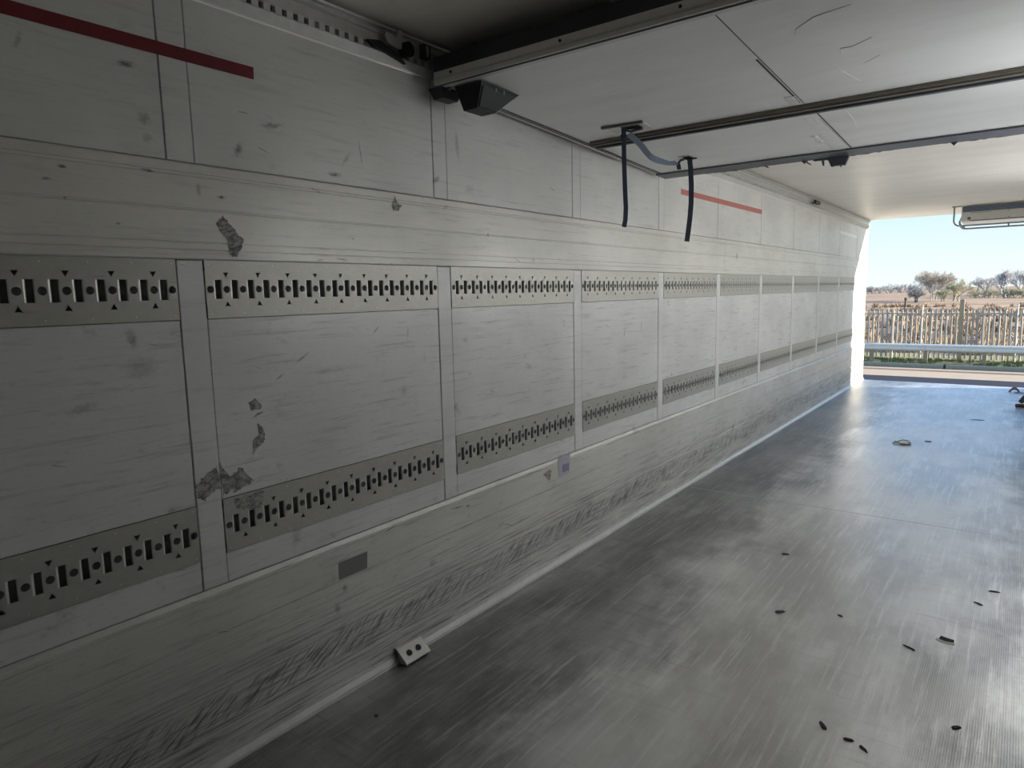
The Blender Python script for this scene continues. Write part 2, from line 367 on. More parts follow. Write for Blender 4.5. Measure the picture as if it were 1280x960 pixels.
# ------------------------------------------------------------------ lashing rails
L0, PIT, NS = 1.084, .0588, 18
ZC = .093           # slot row, measured up from the bottom edge of the plate
ZH = .186
def rail_meshes():
    cu = bpy.data.curves.new('rail_outline', 'CURVE'); cu.dimensions = '2D'; cu.fill_mode = 'BOTH'; cu.extrude = .0013
    def poly(pts):
        sp = cu.splines.new('POLY'); sp.points.add(len(pts)-1)
        for p, (a, b) in zip(sp.points, pts): p.co = (a, b, 0, 1)
        sp.use_cyclic_u = True
    poly([(0, 0), (L0, 0), (L0, ZH), (0, ZH)])
    c0 = (L0 - PIT*NS)/2                       # first round hole
    def ngon(cx, cy, r, n, ph=0): return [(cx+r*math.cos(ph+2*math.pi*k/n), cy+r*math.sin(ph+2*math.pi*k/n)) for k in range(n)]
    slots = []
    for i in range(NS+1):
        cx = c0 + i*PIT
        cx = min(max(cx, .016), L0-.016)
        poly(ngon(cx, ZC, .0118, 14))
        if i % 2 == 1:
            for sgn in (1, -1):
                poly([(cx-.0095, ZC+sgn*.055), (cx+.0095, ZC+sgn*.055), (cx, ZC+sgn*.0385)])
        if i < NS:
            a = c0 + (i+.5)*PIT; slots.append(a)
            poly([(a-.0145, ZC-.031), (a+.0145, ZC-.031), (a+.0145, ZC+.031), (a-.0145, ZC+.031)])
    ob = bpy.data.objects.new('tmp', cu); col.objects.link(ob)
    dg = bpy.context.evaluated_depsgraph_get(); me = bpy.data.meshes.new_from_object(ob.evaluated_get(dg))
    bpy.data.objects.remove(ob); bpy.data.curves.remove(cu)
    bm = bmesh.new(); bm.from_mesh(me)
    for v in bm.verts: v.co = Vector((v.co.z, v.co.x, v.co.y))        # stand it up: x out of the wall, y along, z up
    bmesh.ops.recalc_face_normals(bm, faces=bm.faces); bm.to_mesh(me); bm.free()
    me.name = 'rail_face'; me.materials.clear(); me.materials.append(M['steel'])
    lips = MB()
    for a in slots:                                # edges rolled inwards, the wider one towards the front of the trailer
        for sy, r in ((-1, .0085), (1, .004)):
            n = 5; o = len(lips.v)
            for z in (ZC-.0308, ZC+.0308):
                for k in range(n+1):
                    t = .5*math.pi*k/n
                    lips.v.append((.0012 - r + r*math.cos(t), a + sy*(.0145 - r*math.sin(t)), z))
            lips.f += [(o+k, o+k+1, o+n+2+k, o+n+1+k) for k in range(n)]
    back = MB()
    back.box(-.040, -.034, .002, L0-.002, ZC-.064, ZC+.064)
    riv = MB()
    for k in range(19):
        cx = c0 + k*PIT
        if 0.01 < cx < L0-.01 and k % 2 == 0:
            for zz in (.014, ZH-.014):
                pts = [(.0030, cx, zz)] + [(.0012, cx+.003*math.cos(t*math.pi/3), zz+.003*math.sin(t*math.pi/3)) for t in range(6)]
                riv.add(pts, [(0, 1+t, 1+(t+1) % 6) for t in range(6)])
    for side in (ZC-.066, ZC+.060): back.box(-.040, -.0015, .002, L0-.002, side, side+.006)
    return me, lips.mesh('slot_lips', M['lip_steel'], True), back.mesh('back_channel', M['channel']), riv.mesh('rivets', M['bright_edge'], True)
RM = rail_meshes()
ORD = ['', 'first', 'second', 'third', 'fourth', 'fifth', 'sixth', 'seventh', 'eighth', 'ninth', 'tenth', 'last']
for row, z0 in (('upper', zT1b), ('lower', zT2b)):
    for i, (a, b) in enumerate(bays):
        if i == 0: continue                       # wholly outside the picture
        a2, b2 = a+.002, b-.002
        which = {1: 'cut by the left edge of the photo', len(bays)-1: 'in the sunlit end bay at the rear opening'}.get(i, f'in the {ORD[i]} bay counted from the left')
        rl = empty('lashing_rail', (.0022, a2, z0), f'{row} perforated steel lashing rail {which}', 'rail', 'lashing rails on the left wall')
        sc = (b2-a2)/L0
        for nm, me in zip(('face_plate', 'slot_lips', 'back_channel', 'rivets'), RM):
            o = bpy.data.objects.new(nm, me); col.objects.link(o); o.parent = rl; o.scale = (1, sc, 1)
            if nm in ('slot_lips', 'rivets'): o['kind'] = 'stuff'

# ------------------------------------------------------------------ tapes, stickers, torn residue on the left wall
def wall_poly(name, pts, mat, x=.0006, t=.0010, label=None, cat=None, group=None):
    """irregular flat piece stuck on the wall: outline [(y,z)]"""
    b = MB(); n = len(pts)
    b.add([(x, p[0], p[1]) for p in pts] + [(x+t, p[0], p[1]) for p in pts],
          [tuple(range(n))[::-1], tuple(range(n, 2*n))] + [(i, (i+1) % n, n+(i+1) % n, n+i) for i in range(n)])
    return tag(b.build(name, mat), label, cat, group)
wall_poly('red_tape', [(-.3, 2.300), (1.396, 2.302), (1.398, 2.341), (-.3, 2.336)], M['red'], .0024, .0008, 'dark red tape stripe across the top left wall panels', 'tape')
wall_poly('red_tape', [(4.956, 2.286), (6.934, 2.293), (6.932, 2.336), (4.955, 2.326)], M['red_glare'], .0024, .0008, 'red tape stripe with glare painted in, behind the hanging strap', 'tape')
wall_poly('white_stripe', [(10.52, 2.307), (11.72, 2.30), (11.72, 2.34), (10.51, 2.35)], M['white_stripe'], .0024, .0008, 'short white stripe high on the wall near the opening', 'tape')
def ragged(pts, amp, seed, sub=5):
    rnd = random.Random(seed); out = []
    for i in range(len(pts)):
        p, q = pts[i], pts[(i+1) % len(pts)]
        for k in range(sub):
            t = k/sub; j = amp if k else amp*.3
            out.append((p[0]+(q[0]-p[0])*t + rnd.uniform(-j, j), p[1]+(q[1]-p[1])*t + rnd.uniform(-j, j)))
    return out
rs = [('torn grey tape residue on the cream band above the second upper rail', bf+.0004, [(1.218, 1.819), (1.245, 1.847), (1.275, 1.812), (1.316, 1.773), (1.296, 1.735), (1.283, 1.714), (1.258, 1.722), (1.251, 1.775)], .004),
      ('small dark tape scrap high on the cream band', bf+.0004, [(1.992, 1.945), (2.012, 1.985), (2.022, 1.96), (2.052, 1.948), (2.036, 1.938), (2.03, 1.925), (2.0, 1.926)], .003),
      ('small ragged tape scrap on the middle panel, upper of a pair', .0004, [(1.290, 1.222), (1.312, 1.238), (1.340, 1.21), (1.332, 1.195), (1.30, 1.197)], .003),
      ('thin sliver of tape between the pair of tape scraps', .0004, [(1.302, 1.172), (1.325, 1.186), (1.350, 1.186), (1.330, 1.178)], .0015),
      ('long ragged tape scrap on the middle panel, lower of a pair', .0004, [(1.322, 1.148), (1.337, 1.132), (1.345, 1.10), (1.336, 1.075), (1.312, 1.062), (1.293, 1.04), (1.298, 1.095), (1.322, 1.11)], .003),
      ('torn dark tape residue on the post beside the second lower rail', .0027, [(1.083, .985), (1.120, 1.010), (1.160, 1.036), (1.166, .955), (1.135, .948), (1.108, .925), (1.085, .95)], .006),
      ('torn dark tape residue on the panel above the second lower rail', .0004, [(1.172, 1.045), (1.20, .985), (1.235, 1.010), (1.293, .952), (1.26, .945), (1.225, .930), (1.20, .938), (1.172, .925)], .007),
      ('dark tape residue smeared on the second lower rail', .0040, [(1.205, .908), (1.24, .905), (1.32, .91), (1.318, .875), (1.295, .848), (1.255, .862), (1.225, .87)], .006),
      ('small leaf-shaped tape scrap on the kick plate beside the grey sticker', .0146, [(3.045, .568), (3.10, .583), (3.13, .573), (3.118, .53), (3.105, .515), (3.085, .54)], .003)]
for i, (lab, x, pts, a) in enumerate(rs):
    wall_poly('tape_residue', ragged(pts, a, 20+i), M['residue'], x, .0008, lab, 'tape residue', 'torn tape residue on the wall')
wall_poly('adhesive_patch', [(1.616, .542), (1.763, .543), (1.758, .473), (1.615, .473)], M['grey_patch'], .0145, .0008, 'dark grey rectangular patch on the kick plate below the second lower rail', 'patch')
st = empty('sticker', (.0145, 3.265, .51), 'grey sticker with torn fringe at the top of the kick plate', 'sticker')
fr = [(3.212, .512), (3.322, .520), (3.332, .622)]
k = 9
for j in range(k): fr += [(3.332-.138*(j+.2)/k, .640 + .012*math.sin(j*2.1)), (3.332-.138*(j+.75)/k, .618 - .004*math.cos(j*1.7))]
b = MB(); n = len(fr)
b.add([(.0146, p[0], p[1]) for p in fr] + [(.0158, p[0], p[1]) for p in fr], [tuple(range(n))[::-1], tuple(range(n, 2*n))] + [(i, (i+1) % n, n+(i+1) % n, n+i) for i in range(n)])
b.build('backing', M['sticker'], st)
for (ya, yb) in ((3.245, 3.268), (3.272, 3.291), (3.296, 3.314)):
    MB().box(.0159, .0163, ya, yb, .535, .580).build('print_block', M['sticker_print'], st)

# bent bracket at the foot of the wall
br = empty('floor_bracket', (.03, 1.95, 0), 'bent bare metal bracket on the floor edge of the left wall', 'bracket')
MB().extrude([(.047, .004), (.050, .006), (.026, .058), (.016, .062), (.016, .065), (.028, .062), (.088, .012), (.088, .008)], 1.885, 2.03).build('plate', M['alu'], br)
for yy in (1.93, 1.985):
    ring = [(.057+.0*k, yy + .014*math.cos(2*math.pi*k/10), .0395 + .016*math.sin(2*math.pi*k/10)) for k in range(10)]
    nrm = Vector((.05, 0, .06)).normalized(); tg = Vector((-.06, 0, .05)).normalized()
    c = Vector((.0588, yy, .0375)) + nrm*.0014
    ring = [c + Vector((0, 1, 0))*.014*math.cos(2*math.pi*k/10) + tg*.014*math.sin(2*math.pi*k/10) for k in range(10)]
    MB().add([tuple(p) for p in ring] + [tuple(p+nrm*.0008) for p in ring], [tuple(range(10))[::-1], tuple(range(10, 20))] + [(i, (i+1) % 10, 10+(i+1) % 10, 10+i) for i in range(10)]).build('bolt_hole', M['dark_hole'], br)

# ------------------------------------------------------------------ perforated rail under the roof
ZR = 2.494
rail = empty('ceiling_rail', (.02, 6, ZR), 'perforated aluminium track along the top of the left wall', 'rail')
MB().extrude([(.0005, ZR), (.010, ZR), (.014, ZR+.004), (.030, ZR+.030), (.030, ZR+.034), (.0005, ZR+.034)], YF, YR-.02).build('lower_flange', M['alu'], rail)
MB().extrude([(.0005, ZR+.060), (.018, ZR+.060), (.018, ZR+.100), (.024, ZR+.104), (.024, ZR+.110), (.018, ZR+.114), (.018, H-.022), (.034, H-.020), (.036, H-.012), (.0005, H-.012)], YF, YR-.02).build('upper_channel', M['alu'], rail)
MB().box(.0005, .004, YF, YR-.02, ZR+.034, ZR+.060).build('track_recess', M['dark_hole'], rail)
NT = int((YR-.06-.9)/.0448)
tooth = MB().box(0, .020, 0, .026, 0, .0245).mesh('tooth', M['alu_light'])
tooths = [.9+.0448*k for k in range(NT)]
for y in tooths[:190]:
    o = bpy.data.objects.new('tooth', tooth); col.objects.link(o); o.parent = rail
    o.location = (.0045-.02, y-6, ZR+.0347-ZR)
b = MB()
for y in tooths[190:]: b.box(.0045, .0245, y, y+.026, ZR+.0347, ZR+.0592)
tag(b.build('teeth', M['alu_light'], rail), kind='stuff')
MB().extrude([(.0005, ZR-.004), (.006, ZR-.004), (.009, ZR-.0005), (.0005, ZR-.0005)], YF, YR-.02).build('edge_highlight', M['bright_edge'], rail)  # bright strip added as a highlight along the flange edge
# carriage hook, stop block near; clip far
hk = empty('rail_hook', (.05, 2.03, 2.52), 'black carriage hook in the roof track left of the bulkhead corner', 'hook')
MB().extrude([(1.955, 2.585), (1.965, 2.600), (2.02, 2.594), (2.035, 2.625), (2.05, 2.625), (2.05, 2.555), (1.975, 2.560)], .038, .050, 'x').build('lever', M['alu'], hk)
MB().tube([(.030, 2.075, 2.560), (.062, 2.075, 2.560)], .030, 12).build('wheel', M['black'], hk)
MB().extrude([(1.87, 2.548), (1.93, 2.560), (2.03, 2.536), (2.07, 2.505), (2.04, 2.512), (1.97, 2.524), (1.90, 2.532)], .030, .046, 'x').build('claw', M['black'], hk)
sb = empty('track_stop', (.04, 2.19, 2.555), 'dark stop block in the roof track beside the bulkhead corner', 'stop block')
MB().box(.025, .050, 2.172, 2.212, 2.556, 2.610).build('block', M['steel_dark'], sb)
MB().box(.050, .054, 2.186, 2.198, 2.562, 2.604).build('face_plate', M['alu'], sb)
cl = empty('rail_clip', (.04, 8.97, 2.55), 'small dark clip on the roof track near the rear opening', 'clip')
MB().box(.028, .055, 8.86, 9.08, 2.565, 2.605).build('body', M['rubber'], cl)
MB().box(.028, .048, 8.76, 8.86, 2.558, 2.572).build('tongue', M['rubber'], cl)

# ------------------------------------------------------------------ bulkhead stowed under the roof
SL = .043
def zs(y): return 2.45 - SL*(y-2.21)
BY0, BY1, BX0, BX1, SEAM = 2.20, 4.545, .075, 2.40, 1.255
bk = empty('stowed_bulkhead', (1.2, 3.4, zs(3.4)), 'white insulated bulkhead folded up flat under the roof', 'bulkhead')
def slab_piece(name, x0, x1, y0, y1, t0, t1, mat, parent=bk):
    """piece running with the sloping underside; t0,t1 measured up from the underside"""
    b = MB(); b.add([(x, y, zs(y)+t) for t in (t0, t1) for (x, y) in ((x0, y0), (x1, y0), (x1, y1), (x0, y1))],
                    [(0,3,2,1),(4,5,6,7),(0,1,5,4),(1,2,6,5),(2,3,7,6),(3,0,4,7)])
    return b.build(name, mat, parent)
MID = 3.49
for (xa, xb) in ((BX0+.03, SEAM-.002), (SEAM+.002, BX1)):
    slab_piece('panel', xa, xb, BY0+.05, MID-.012, 0, .075, M['bulkhead'])
    slab_piece('panel', xa, xb, MID+.012, BY1-.02, 0, .075, M['bulkhead'])
# aluminium nose profile facing forward
nose = slab_piece('nose_profile', BX0, BX1, BY0, BY0+.049, -.004, .046, M['alu_light'])
slab_piece('nose_lip', BX0, BX1, BY0-.004, BY0-.0002, .012, .018, M['alu'], nose)
slab_piece('nose_lip', BX0, BX1, BY0+.012, BY0+.020, -.007, -.0042, M['steel_dark'], nose)
for xx in (.17, .70, 1.16, 1.6, 2.0):
    MB().tube([(xx, BY0-.0003, zs(BY0)+.030), (xx, BY0-.003, zs(BY0)+.030)], .006, 8).build('screw', M['dark_hole'], nose)
slab_piece('top_seal', BX0-.02, BX1, BY0+.02, BY0+.10, .0465, .115, M['rubber'])
slab_piece('top_seal', BX0-.02, BX1, BY0+.10, BY0+.34, .077, .150, M['rubber'])
# side profile along the wall
sp = slab_piece('side_profile', BX0, BX0+.029, BY0+.05, BY1-.02, -.002, .06, M['alu_light'])
slab_piece('side_seal', .036, BX0-.0005, BY0+.12, BY1-.02, .008, .045, M['alu'], sp)
slab_piece('side_groove', BX0+.009, BX0+.013, BY0+.05, BY1-.02, -.0045, -.0022, M['dark_hole'], sp)
slab_piece('side_groove', BX0+.026, BX0+.032, BY0+.05, BY1-.02, -.0045, -.0022, M['dark_hole'], sp)
# middle strip and rear rubber
ms = slab_piece('middle_strip', .130, BX1, MID-.105, MID+.010, -.014, -.0005, M['wood_strip'])
slab_piece('strip_ridge', .128, BX1, MID-.085, MID-.068, -.022, -.0145, M['wood_strip'], ms)
slab_piece('strip_ridge', .128, BX1, MID-.030, MID-.008, -.024, -.0145, M['seal'], ms)
slab_piece('rear_flap', BX0-.012, BX1, BY1-.165, BY1-.0145, -.010, -.0005, M['seal'])
b = MB(); rnd = random.Random(3)
xs = [BX0-.01 + (BX1-BX0)*k/120 for k in range(121)]
def rag(x):
    z = -.006 + .004*math.sin(x*9) + rnd.uniform(-.0025, .0025)
    if 1.125 < x < 1.215: z -= .050
    elif .96 < x < .985: z -= .020
    elif 1.02 < x < 1.125: z -= .010
    elif 1.74 < x < 1.76: z -= .018
    return z
bot = [rag(x) for x in xs]; nX = len(xs)
vv = []
for yy in (BY1-.014, BY1+.014):
    for x, z in zip(xs, bot): vv.append((x, yy, zs(BY1)+z))
    for x in xs: vv.append((x, yy, zs(BY1)+.040))
ff = []
for k in range(nX-1):
    a_, c_ = k, 2*nX+k
    ff += [(a_, a_+1, nX+a_+1, nX+a_), (c_, nX+c_, nX+c_+1, c_+1), (a_, c_, c_+1, a_+1), (nX+a_, nX+a_+1, nX+c_+1, nX+c_)]
ff += [(0, nX, 3*nX, 2*nX), (nX-1, 3*nX-1, 4*nX-1, 2*nX-1)]
b.add(vv, ff); b.build('rear_seal', M['seal'], bk)
for (xa, dx, dz) in ((.955, .05, -.030), (1.065, .012, -.045), (.72, .03, -.016), (1.165, .01, -.064)):
    MB().add([(xa, BY1+.0145, zs(BY1)), (xa+.02, BY1+.0145, zs(BY1)), (xa+dx+.008, BY1+.019, zs(BY1)+dz), (xa+dx, BY1+.019, zs(BY1)+dz),
              (xa, BY1+.0175, zs(BY1)), (xa+.02, BY1+.0175, zs(BY1)), (xa+dx+.008, BY1+.022, zs(BY1)+dz), (xa+dx, BY1+.022, zs(BY1)+dz)],
             [(0,3,2,1),(4,5,6,7),(0,1,5,4),(1,2,6,5),(2,3,7,6),(3,0,4,7)]).build('seal_tatter', M['seal'], bk)
# seam: sealant line, rivets, silver tape
slab_piece('seam_line', SEAM-.0018, SEAM+.0018, BY0+.05, MID-.14, -.0004, .03, M['dark_hole'])
rv = MB().tube([(0, 0, 0), (0, 0, -.003), (0, 0, -.004)], [.0045, .0045, .001], 6).mesh('rivet', M['steel_dark'])
for k in range(44):
    y = 2.72 + .0165*k
    if y > MID-.15: break
    o = bpy.data.objects.new('rivet', rv); col.objects.link(o); o.parent = bk; o.location = (SEAM-.010-1.2, y-3.4, zs(y)-.0004-zs(3.4))
for k in range(32):
    y = MID+.06 + .026*k
    o = bpy.data.objects.new('rivet', rv); col.objects.link(o); o.parent = bk; o.location = (SEAM+.014-1.2, y-3.4, zs(y)-.0004-zs(3.4))
def crinkle(x0, x1, y0, y1, seed, amp=.003):
    rnd = random.Random(seed); nx, ny = 6, 26; b = MB()
    for j in range(ny+1):
        for i in range(nx+1):
            y = y0+(y1-y0)*j/ny; e_ = rnd.uniform(-.004, .004) if i in (0, nx) else 0
            b.v.append((x0+(x1-x0)*i/nx+e_, y, zs(y)-.0012-(rnd.random()*amp if 0 < i < nx else 0)))
    for j in range(ny):
        for i in range(nx):
            q = j*(nx+1)+i; b.f.append((q, q+1, q+nx+2, q+nx+1))
    return b
crinkle(SEAM-.085, SEAM-.002, MID+.03, BY1-.17, 5).build('silver_tape', M['tape_silver'], bk)
crinkle(SEAM-.055, SEAM-.002, MID-.26, MID-.14, 6, .005).build('silver_tape', M['tape_silver'], bk)
crinkle(SEAM-.115, SEAM-.082, MID+.48, MID+.66, 8, .005).build('silver_tape', M['tape_silver'], bk)
# raised creases in the sheet skin
def crease(pts, r=.0035):
    MB().tube([(x, y, zs(y)-.0008) for x, y in pts], [r*.4]+[r]*(len(pts)-2)+[r*.4], 6).build('dent_crease', M['bulkhead'], bk, True)
for cr_, r_ in (([(1.419, 2.572), (1.435, 2.52), (1.505, 2.457), (1.62, 2.431)], .0022), ([(1.513, 2.843), (1.522, 2.785), (1.557, 2.793), (1.629, 2.743)], .0022),
                ([(1.452, 2.915), (1.481, 3.053), (1.516, 3.202)], .0013), ([(1.384, 3.583), (1.386, 3.759), (1.373, 3.957)], .0018), ([(1.553, 3.0), (1.603, 2.957), (1.625, 2.935)], .0013)):
    crease(cr_, r_)
# pull-strap recess plates
def plate(name, pts, seed):
    g = slab_poly(name, pts, M['tape_silver']); return g
def slab_poly(name, pts, mat, d=.003, up_=0.0):
    n = len(pts); b = MB()
    b.add([(x, y, zs(y)-up_-d) for x, y in pts] + [(x, y, zs(y)-up_) for x, y in pts], [tuple(range(n))[::-1], tuple(range(n, 2*n))] + [(i, (i+1) % n, n+(i+1) % n, n+i) for i in range(n)])
    return b.build(name, mat, bk)
slab_poly('strap_plate', [(.335, 3.19), (.54, 3.205), (.535, 3.335), (.33, 3.32)], M['alu_light'])
slab_poly('strap_plate_edge', [(.325, 3.166), (.545, 3.182), (.545, 3.196), (.325, 3.182)], M['wood_strip'], .012)
slab_poly('plate_slot', [(.405, 3.225), (.50, 3.232), (.50, 3.29), (.405, 3.285)], M['dark_hole'], .002, .003)
slab_poly('strap_plate', [(.385, 4.00), (.455, 3.99), (.475, 4.06), (.46, 4.12), (.40, 4.115)], M['alu_light'])
slab_poly('plate_slot', [(.405, 4.02), (.448, 4.015), (.45, 4.08), (.41, 4.085)], M['dark_hole'], .002, .003)
# latch housing under the near corner
lt = empty('latch_housing', (.22, 2.40, 2.345))
lt.parent = bk; lt.location = Vector((.22, 2.40, 2.345)) - Vector(WLOC[bk])
def frus(c0, c1, z0, z1):
    (ax0, ax1, ay0, ay1), (bx0, bx1, by0, by1) = c0, c1
    return MB().add([(ax0,ay0,z0),(ax1,ay0,z0),(ax1,ay1,z0),(ax0,ay1,z0),(bx0,by0,z1),(bx1,by0,z1),(bx1,by1,z1),(bx0,by1,z1)],
                    [(0,3,2,1),(4,5,6,7),(0,1,5,4),(1,2,6,5),(2,3,7,6),(3,0,4,7)])
frus((.160, .232, 2.285, 2.405), (.135, .275, 2.268, 2.52), 2.345, 2.434).build('shell', M['black'], lt)
frus((.133, .277, 2.265, 2.523), (.130, .280, 2.262, 2.526), 2.4343, 2.441).build('rim', M['black'], lt)
MB().add([(.2385, 2.293, 2.352), (.2385, 2.405, 2.352), (.2735, 2.50, 2.426), (.2735, 2.280, 2.426), (.2415, 2.293, 2.352), (.2415, 2.405, 2.352), (.2765, 2.50, 2.426), (.2765, 2.280, 2.426)],
         [(0,3,2,1),(4,5,6,7),(0,1,5,4),(1,2,6,5),(2,3,7,6),(3,0,4,7)]).build('cover', M['clear_grey'], lt)
for yy in (2.355, 2.41): MB().box(.2775, .281, yy, yy+.005, 2.416, 2.430).build('clip', M['chrome'], lt)
MB().add([(.160, 2.4065, 2.3445), (.233, 2.4065, 2.3445), (.276, 2.522, 2.433), (.270, 2.524, 2.433), (.229, 2.411, 2.3445), (.160, 2.411, 2.3445)], [(0, 1, 2, 3, 4, 5)]).build('bright_edge', M['chrome'], lt)
# corner bumper and zinc hinge
cb = empty('corner_bumper', (.05, 2.30, 2.42)); cb.parent = bk; cb.location = Vector((.05, 2.30, 2.42)) - Vector(WLOC[bk])
frus((.030, .085, 2.245, 2.335), (.016, .095, 2.225, 2.36), 2.405, 2.447).build('rubber_block', M['rubber'], cb)
MB().box(.060, .135, 2.262, 2.330, 2.4365, 2.4405).build('hinge_plate', M['chrome'], cb)
MB().box(.105, .118, 2.268, 2.30, 2.431, 2.4362).build('hinge_pin', M['dark_hole'], cb)
MB().box(.075, .088, 2.29, 2.325, 2.4315, 2.4362).build('hinge_pin', M['dark_hole'], cb)

# ------------------------------------------------------------------ pull straps
s1 = empty('pull_strap', (.409, 3.256, 1.90), 'dark navy webbing strap hanging from the plate nearest the camera', 'strap', 'pull straps hanging from the bulkhead')
zt = zs(3.256)
pts = [(.409, 3.252, zt-.004), (.411, 3.250, zt-.05), (.412, 3.252, zt-.17), (.415, 3.256, zt-.30), (.418, 3.260, zt-.40), (.416, 3.258, zt-.46), (.410, 3.254, zt-.498)]
wd = (.55, .55, 0)
MB().ribbon(pts, wd, .024).build('webbing', M['strap'], s1)
MB().ribbon([(.395, 3.262, zt-.006), (.44, 3.27, zt-.020), (.50, 3.28, zt-.012)], (0, 1, 0), .030, .006).build('folded_end', M['strap'], s1)
MB().ribbon([(.402, 3.25, zt-.03), (.416, 3.254, zt-.048)], wd, .030, .006).build('stitched_loop', M['strap'], s1)
s3 = empty('slack_strap', (.39, 3.7, 2.3), 'twisted faded blue strap slung between the two hanging straps', 'strap')
ctl = [Vector(p) for p in ((.428, 3.272, zt-.030), (.429, 3.40, 2.345), (.410, 3.52, 2.322), (.394, 3.64, 2.309), (.394, 3.80, 2.310), (.386, 3.92, 2.322), (.381, 3.99, 2.336))]
pp, wv = [], []
for k in range(19):
    t = k/18*(len(ctl)-1); i0 = min(int(t), len(ctl)-2); f_ = t-i0
    P0, P1, P2, P3 = ctl[max(i0-1, 0)], ctl[i0], ctl[i0+1], ctl[min(i0+2, len(ctl)-1)]
    pp.append(.5*((2*P1) + (P2-P0)*f_ + (2*P0-5*P1+4*P2-P3)*f_**2 + (3*P1-P0-3*P2+P3)*f_**3))
    an = .3 + 2.0*max(0, min(1, (k/18-.40)/.35)); wv.append((math.cos(an)*.8, .2, math.sin(an)))
MB().ribbon(pp, wv, .032).build('webbing', M['strap_light'], s3)
e0 = pp[-1]
MB().ribbon([e0, e0+Vector((.003, .02, -.012)), e0+Vector((.004, .03, -.036))], (.8, -.4, .1), .030, .003).build('tail', M['strap'], s3)
MB().ribbon([e0+Vector((0, .02, -.006)), Vector((.392, 4.02, 2.352)), Vector((.405, 4.04, zs(4.06)-.012))], (.5, .8, 0), .014, .003).build('tie', M['strap'], s3)
s2 = empty('pull_strap', (.43, 4.069, 1.87), 'black webbing strap hanging from the plate by the rear rubber seal', 'strap', 'pull straps hanging from the bulkhead')
zt = zs(4.069)
pts = [(.430, 4.069, zt-.004), (.436, 4.070, zt-.06), (.441, 4.074, zt-.16), (.441, 4.074, zt-.27), (.436, 4.070, zt-.36), (.428, 4.066, zt-.44), (.421, 4.062, zt-.500)]
MB().ribbon(pts, (.7, .45, 0), .030).build('webbing', M['strap'], s2)
MB().ribbon([(.395, 4.05, zt-.006), (.43, 4.066, zt-.012), (.470, 4.085, zt-.006)], (.3, -1, 0), .02, .004).build('folded_end', M['strap'], s2)

# ------------------------------------------------------------------ evaporator under the roof at the rear
ev = empty('evaporator_unit', (1.85, 11.8, 2.32), 'white ceiling evaporator unit with tubular guard at the rear opening', 'cooling unit')
MB().extrude([(11.50, H-.003), (11.50, 2.445), (11.52, 2.425), (12.15, 2.425), (12.22, 2.50), (12.22, H-.003)], 1.352, 2.42, 'x').build('casing', M['unit_white'], ev)
MB().box(1.365, 2.40, 11.490, 11.4995, 2.556, H-.010).build('grille', M['unit_dark'], ev)
for k in range(5): MB().box(1.37, 2.395, 11.486, 11.4898, 2.563+.014*k, 2.567+.014*k).build('grille_bar', M['guard'], ev)
MB().tube([(1.443, 11.4995, 2.468), (1.443, 11.495, 2.468)], .022, 14).build('round_badge', M['unit_dark'], ev)
for k in range(7): MB().box(1.46+.034*k, 1.482+.034*k, 11.497, 11.4995, 2.536, 2.546).build('faint_marking', M['guard'], ev)
MB().box(1.45, 2.42, 11.497, 11.4995, 2.430, 2.442).build('drip_edge', M['unit_dark'], ev)
for zz in (2.455, 2.545): MB().tube([(1.888, 11.4995, zz), (1.888, 11.495, zz)], .006, 8).build('screw', M['dark_hole'], ev)
def arc(x0, z0, r, y): return [(x0+r-r*math.cos(t), y, z0-r*math.sin(t)) for t in [math.pi/2*k/5 for k in range(6)]]
g = [(1.268, 11.46, H-.002)] + arc(1.268, 2.445, .075, 11.46) + [(2.42, 11.46, 2.370)]
MB().tube(g, .011, 8).build('guard_tube', M['guard'], ev, True)
g = [(1.345, 11.44, 2.42)] + arc(1.345, 2.392, .07, 11.41) + [(2.42, 11.40, 2.322)]
MB().tube(g, .010, 8).build('guard_tube', M['guard'], ev, True)
for xx in (1.39, 1.886, 2.30): MB().tube([(xx, 11.46, 2.372), (xx+.012, 11.40, 2.324)], .009, 8).build('guard_stay', M['guard'], ev)
MB().tube([(1.35, 12.1, H-.002), (1.29, 12.1, 2.46), (1.36, 12.1, 2.37), (2.42, 12.1, 2.37)], .011, 8).build('guard_tube', M['guard'], ev, True)
for yy in (11.46,): MB().box(1.240, 1.352, yy-.02, yy+.02, H-.012, H-.0005).build('mount_foot', M['guard'], ev)

# ------------------------------------------------------------------ litter on the floor
def chip(name, x, y, l, w, h, a, mat, label, cat, group=None, seed=0):
    """ragged flake lying on the floor"""
    rnd = random.Random(seed+int(x*1000)+int(y*77)); n = 9; b = MB(); top = []; botm = []
    for k in range(n):
        t = 2*math.pi*k/n; r = rnd.uniform(.7, 1.1); u, v = l/2*math.cos(t)*r, w/2*math.sin(t)*r
        px, py = x+u*math.cos(a)-v*math.sin(a), y+u*math.sin(a)+v*math.cos(a)
        botm.append((px, py, .0004)); top.append((x+(px-x)*.8, y+(py-y)*.8, h*rnd.uniform(.6, 1)))
    b.add(botm+top, [tuple(range(n))[::-1], tuple(range(n, 2*n))] + [(i, (i+1) % n, n+(i+1) % n, n+i) for i in range(n)])
    return tag(b.build(name, mat), label, cat, group)
M['bark'] = plain('dark_wood_chip', (.05, .042, .036), .8, 0, .3, 90)
M['blue'] = plain('blue_plastic', (.05, .20, .42), .4, 0, .15, 60)
M['film'] = plain('cloudy_plastic', (.55, .58, .57), .3, 0, .1, 60)
M['cord'] = plain('grey_green_cord', (.16, .19, .18), .7, 0, .2, 80)
M['rust'] = plain('rust_red_strap', (.10, .045, .045), .8, 0, .3, 60)
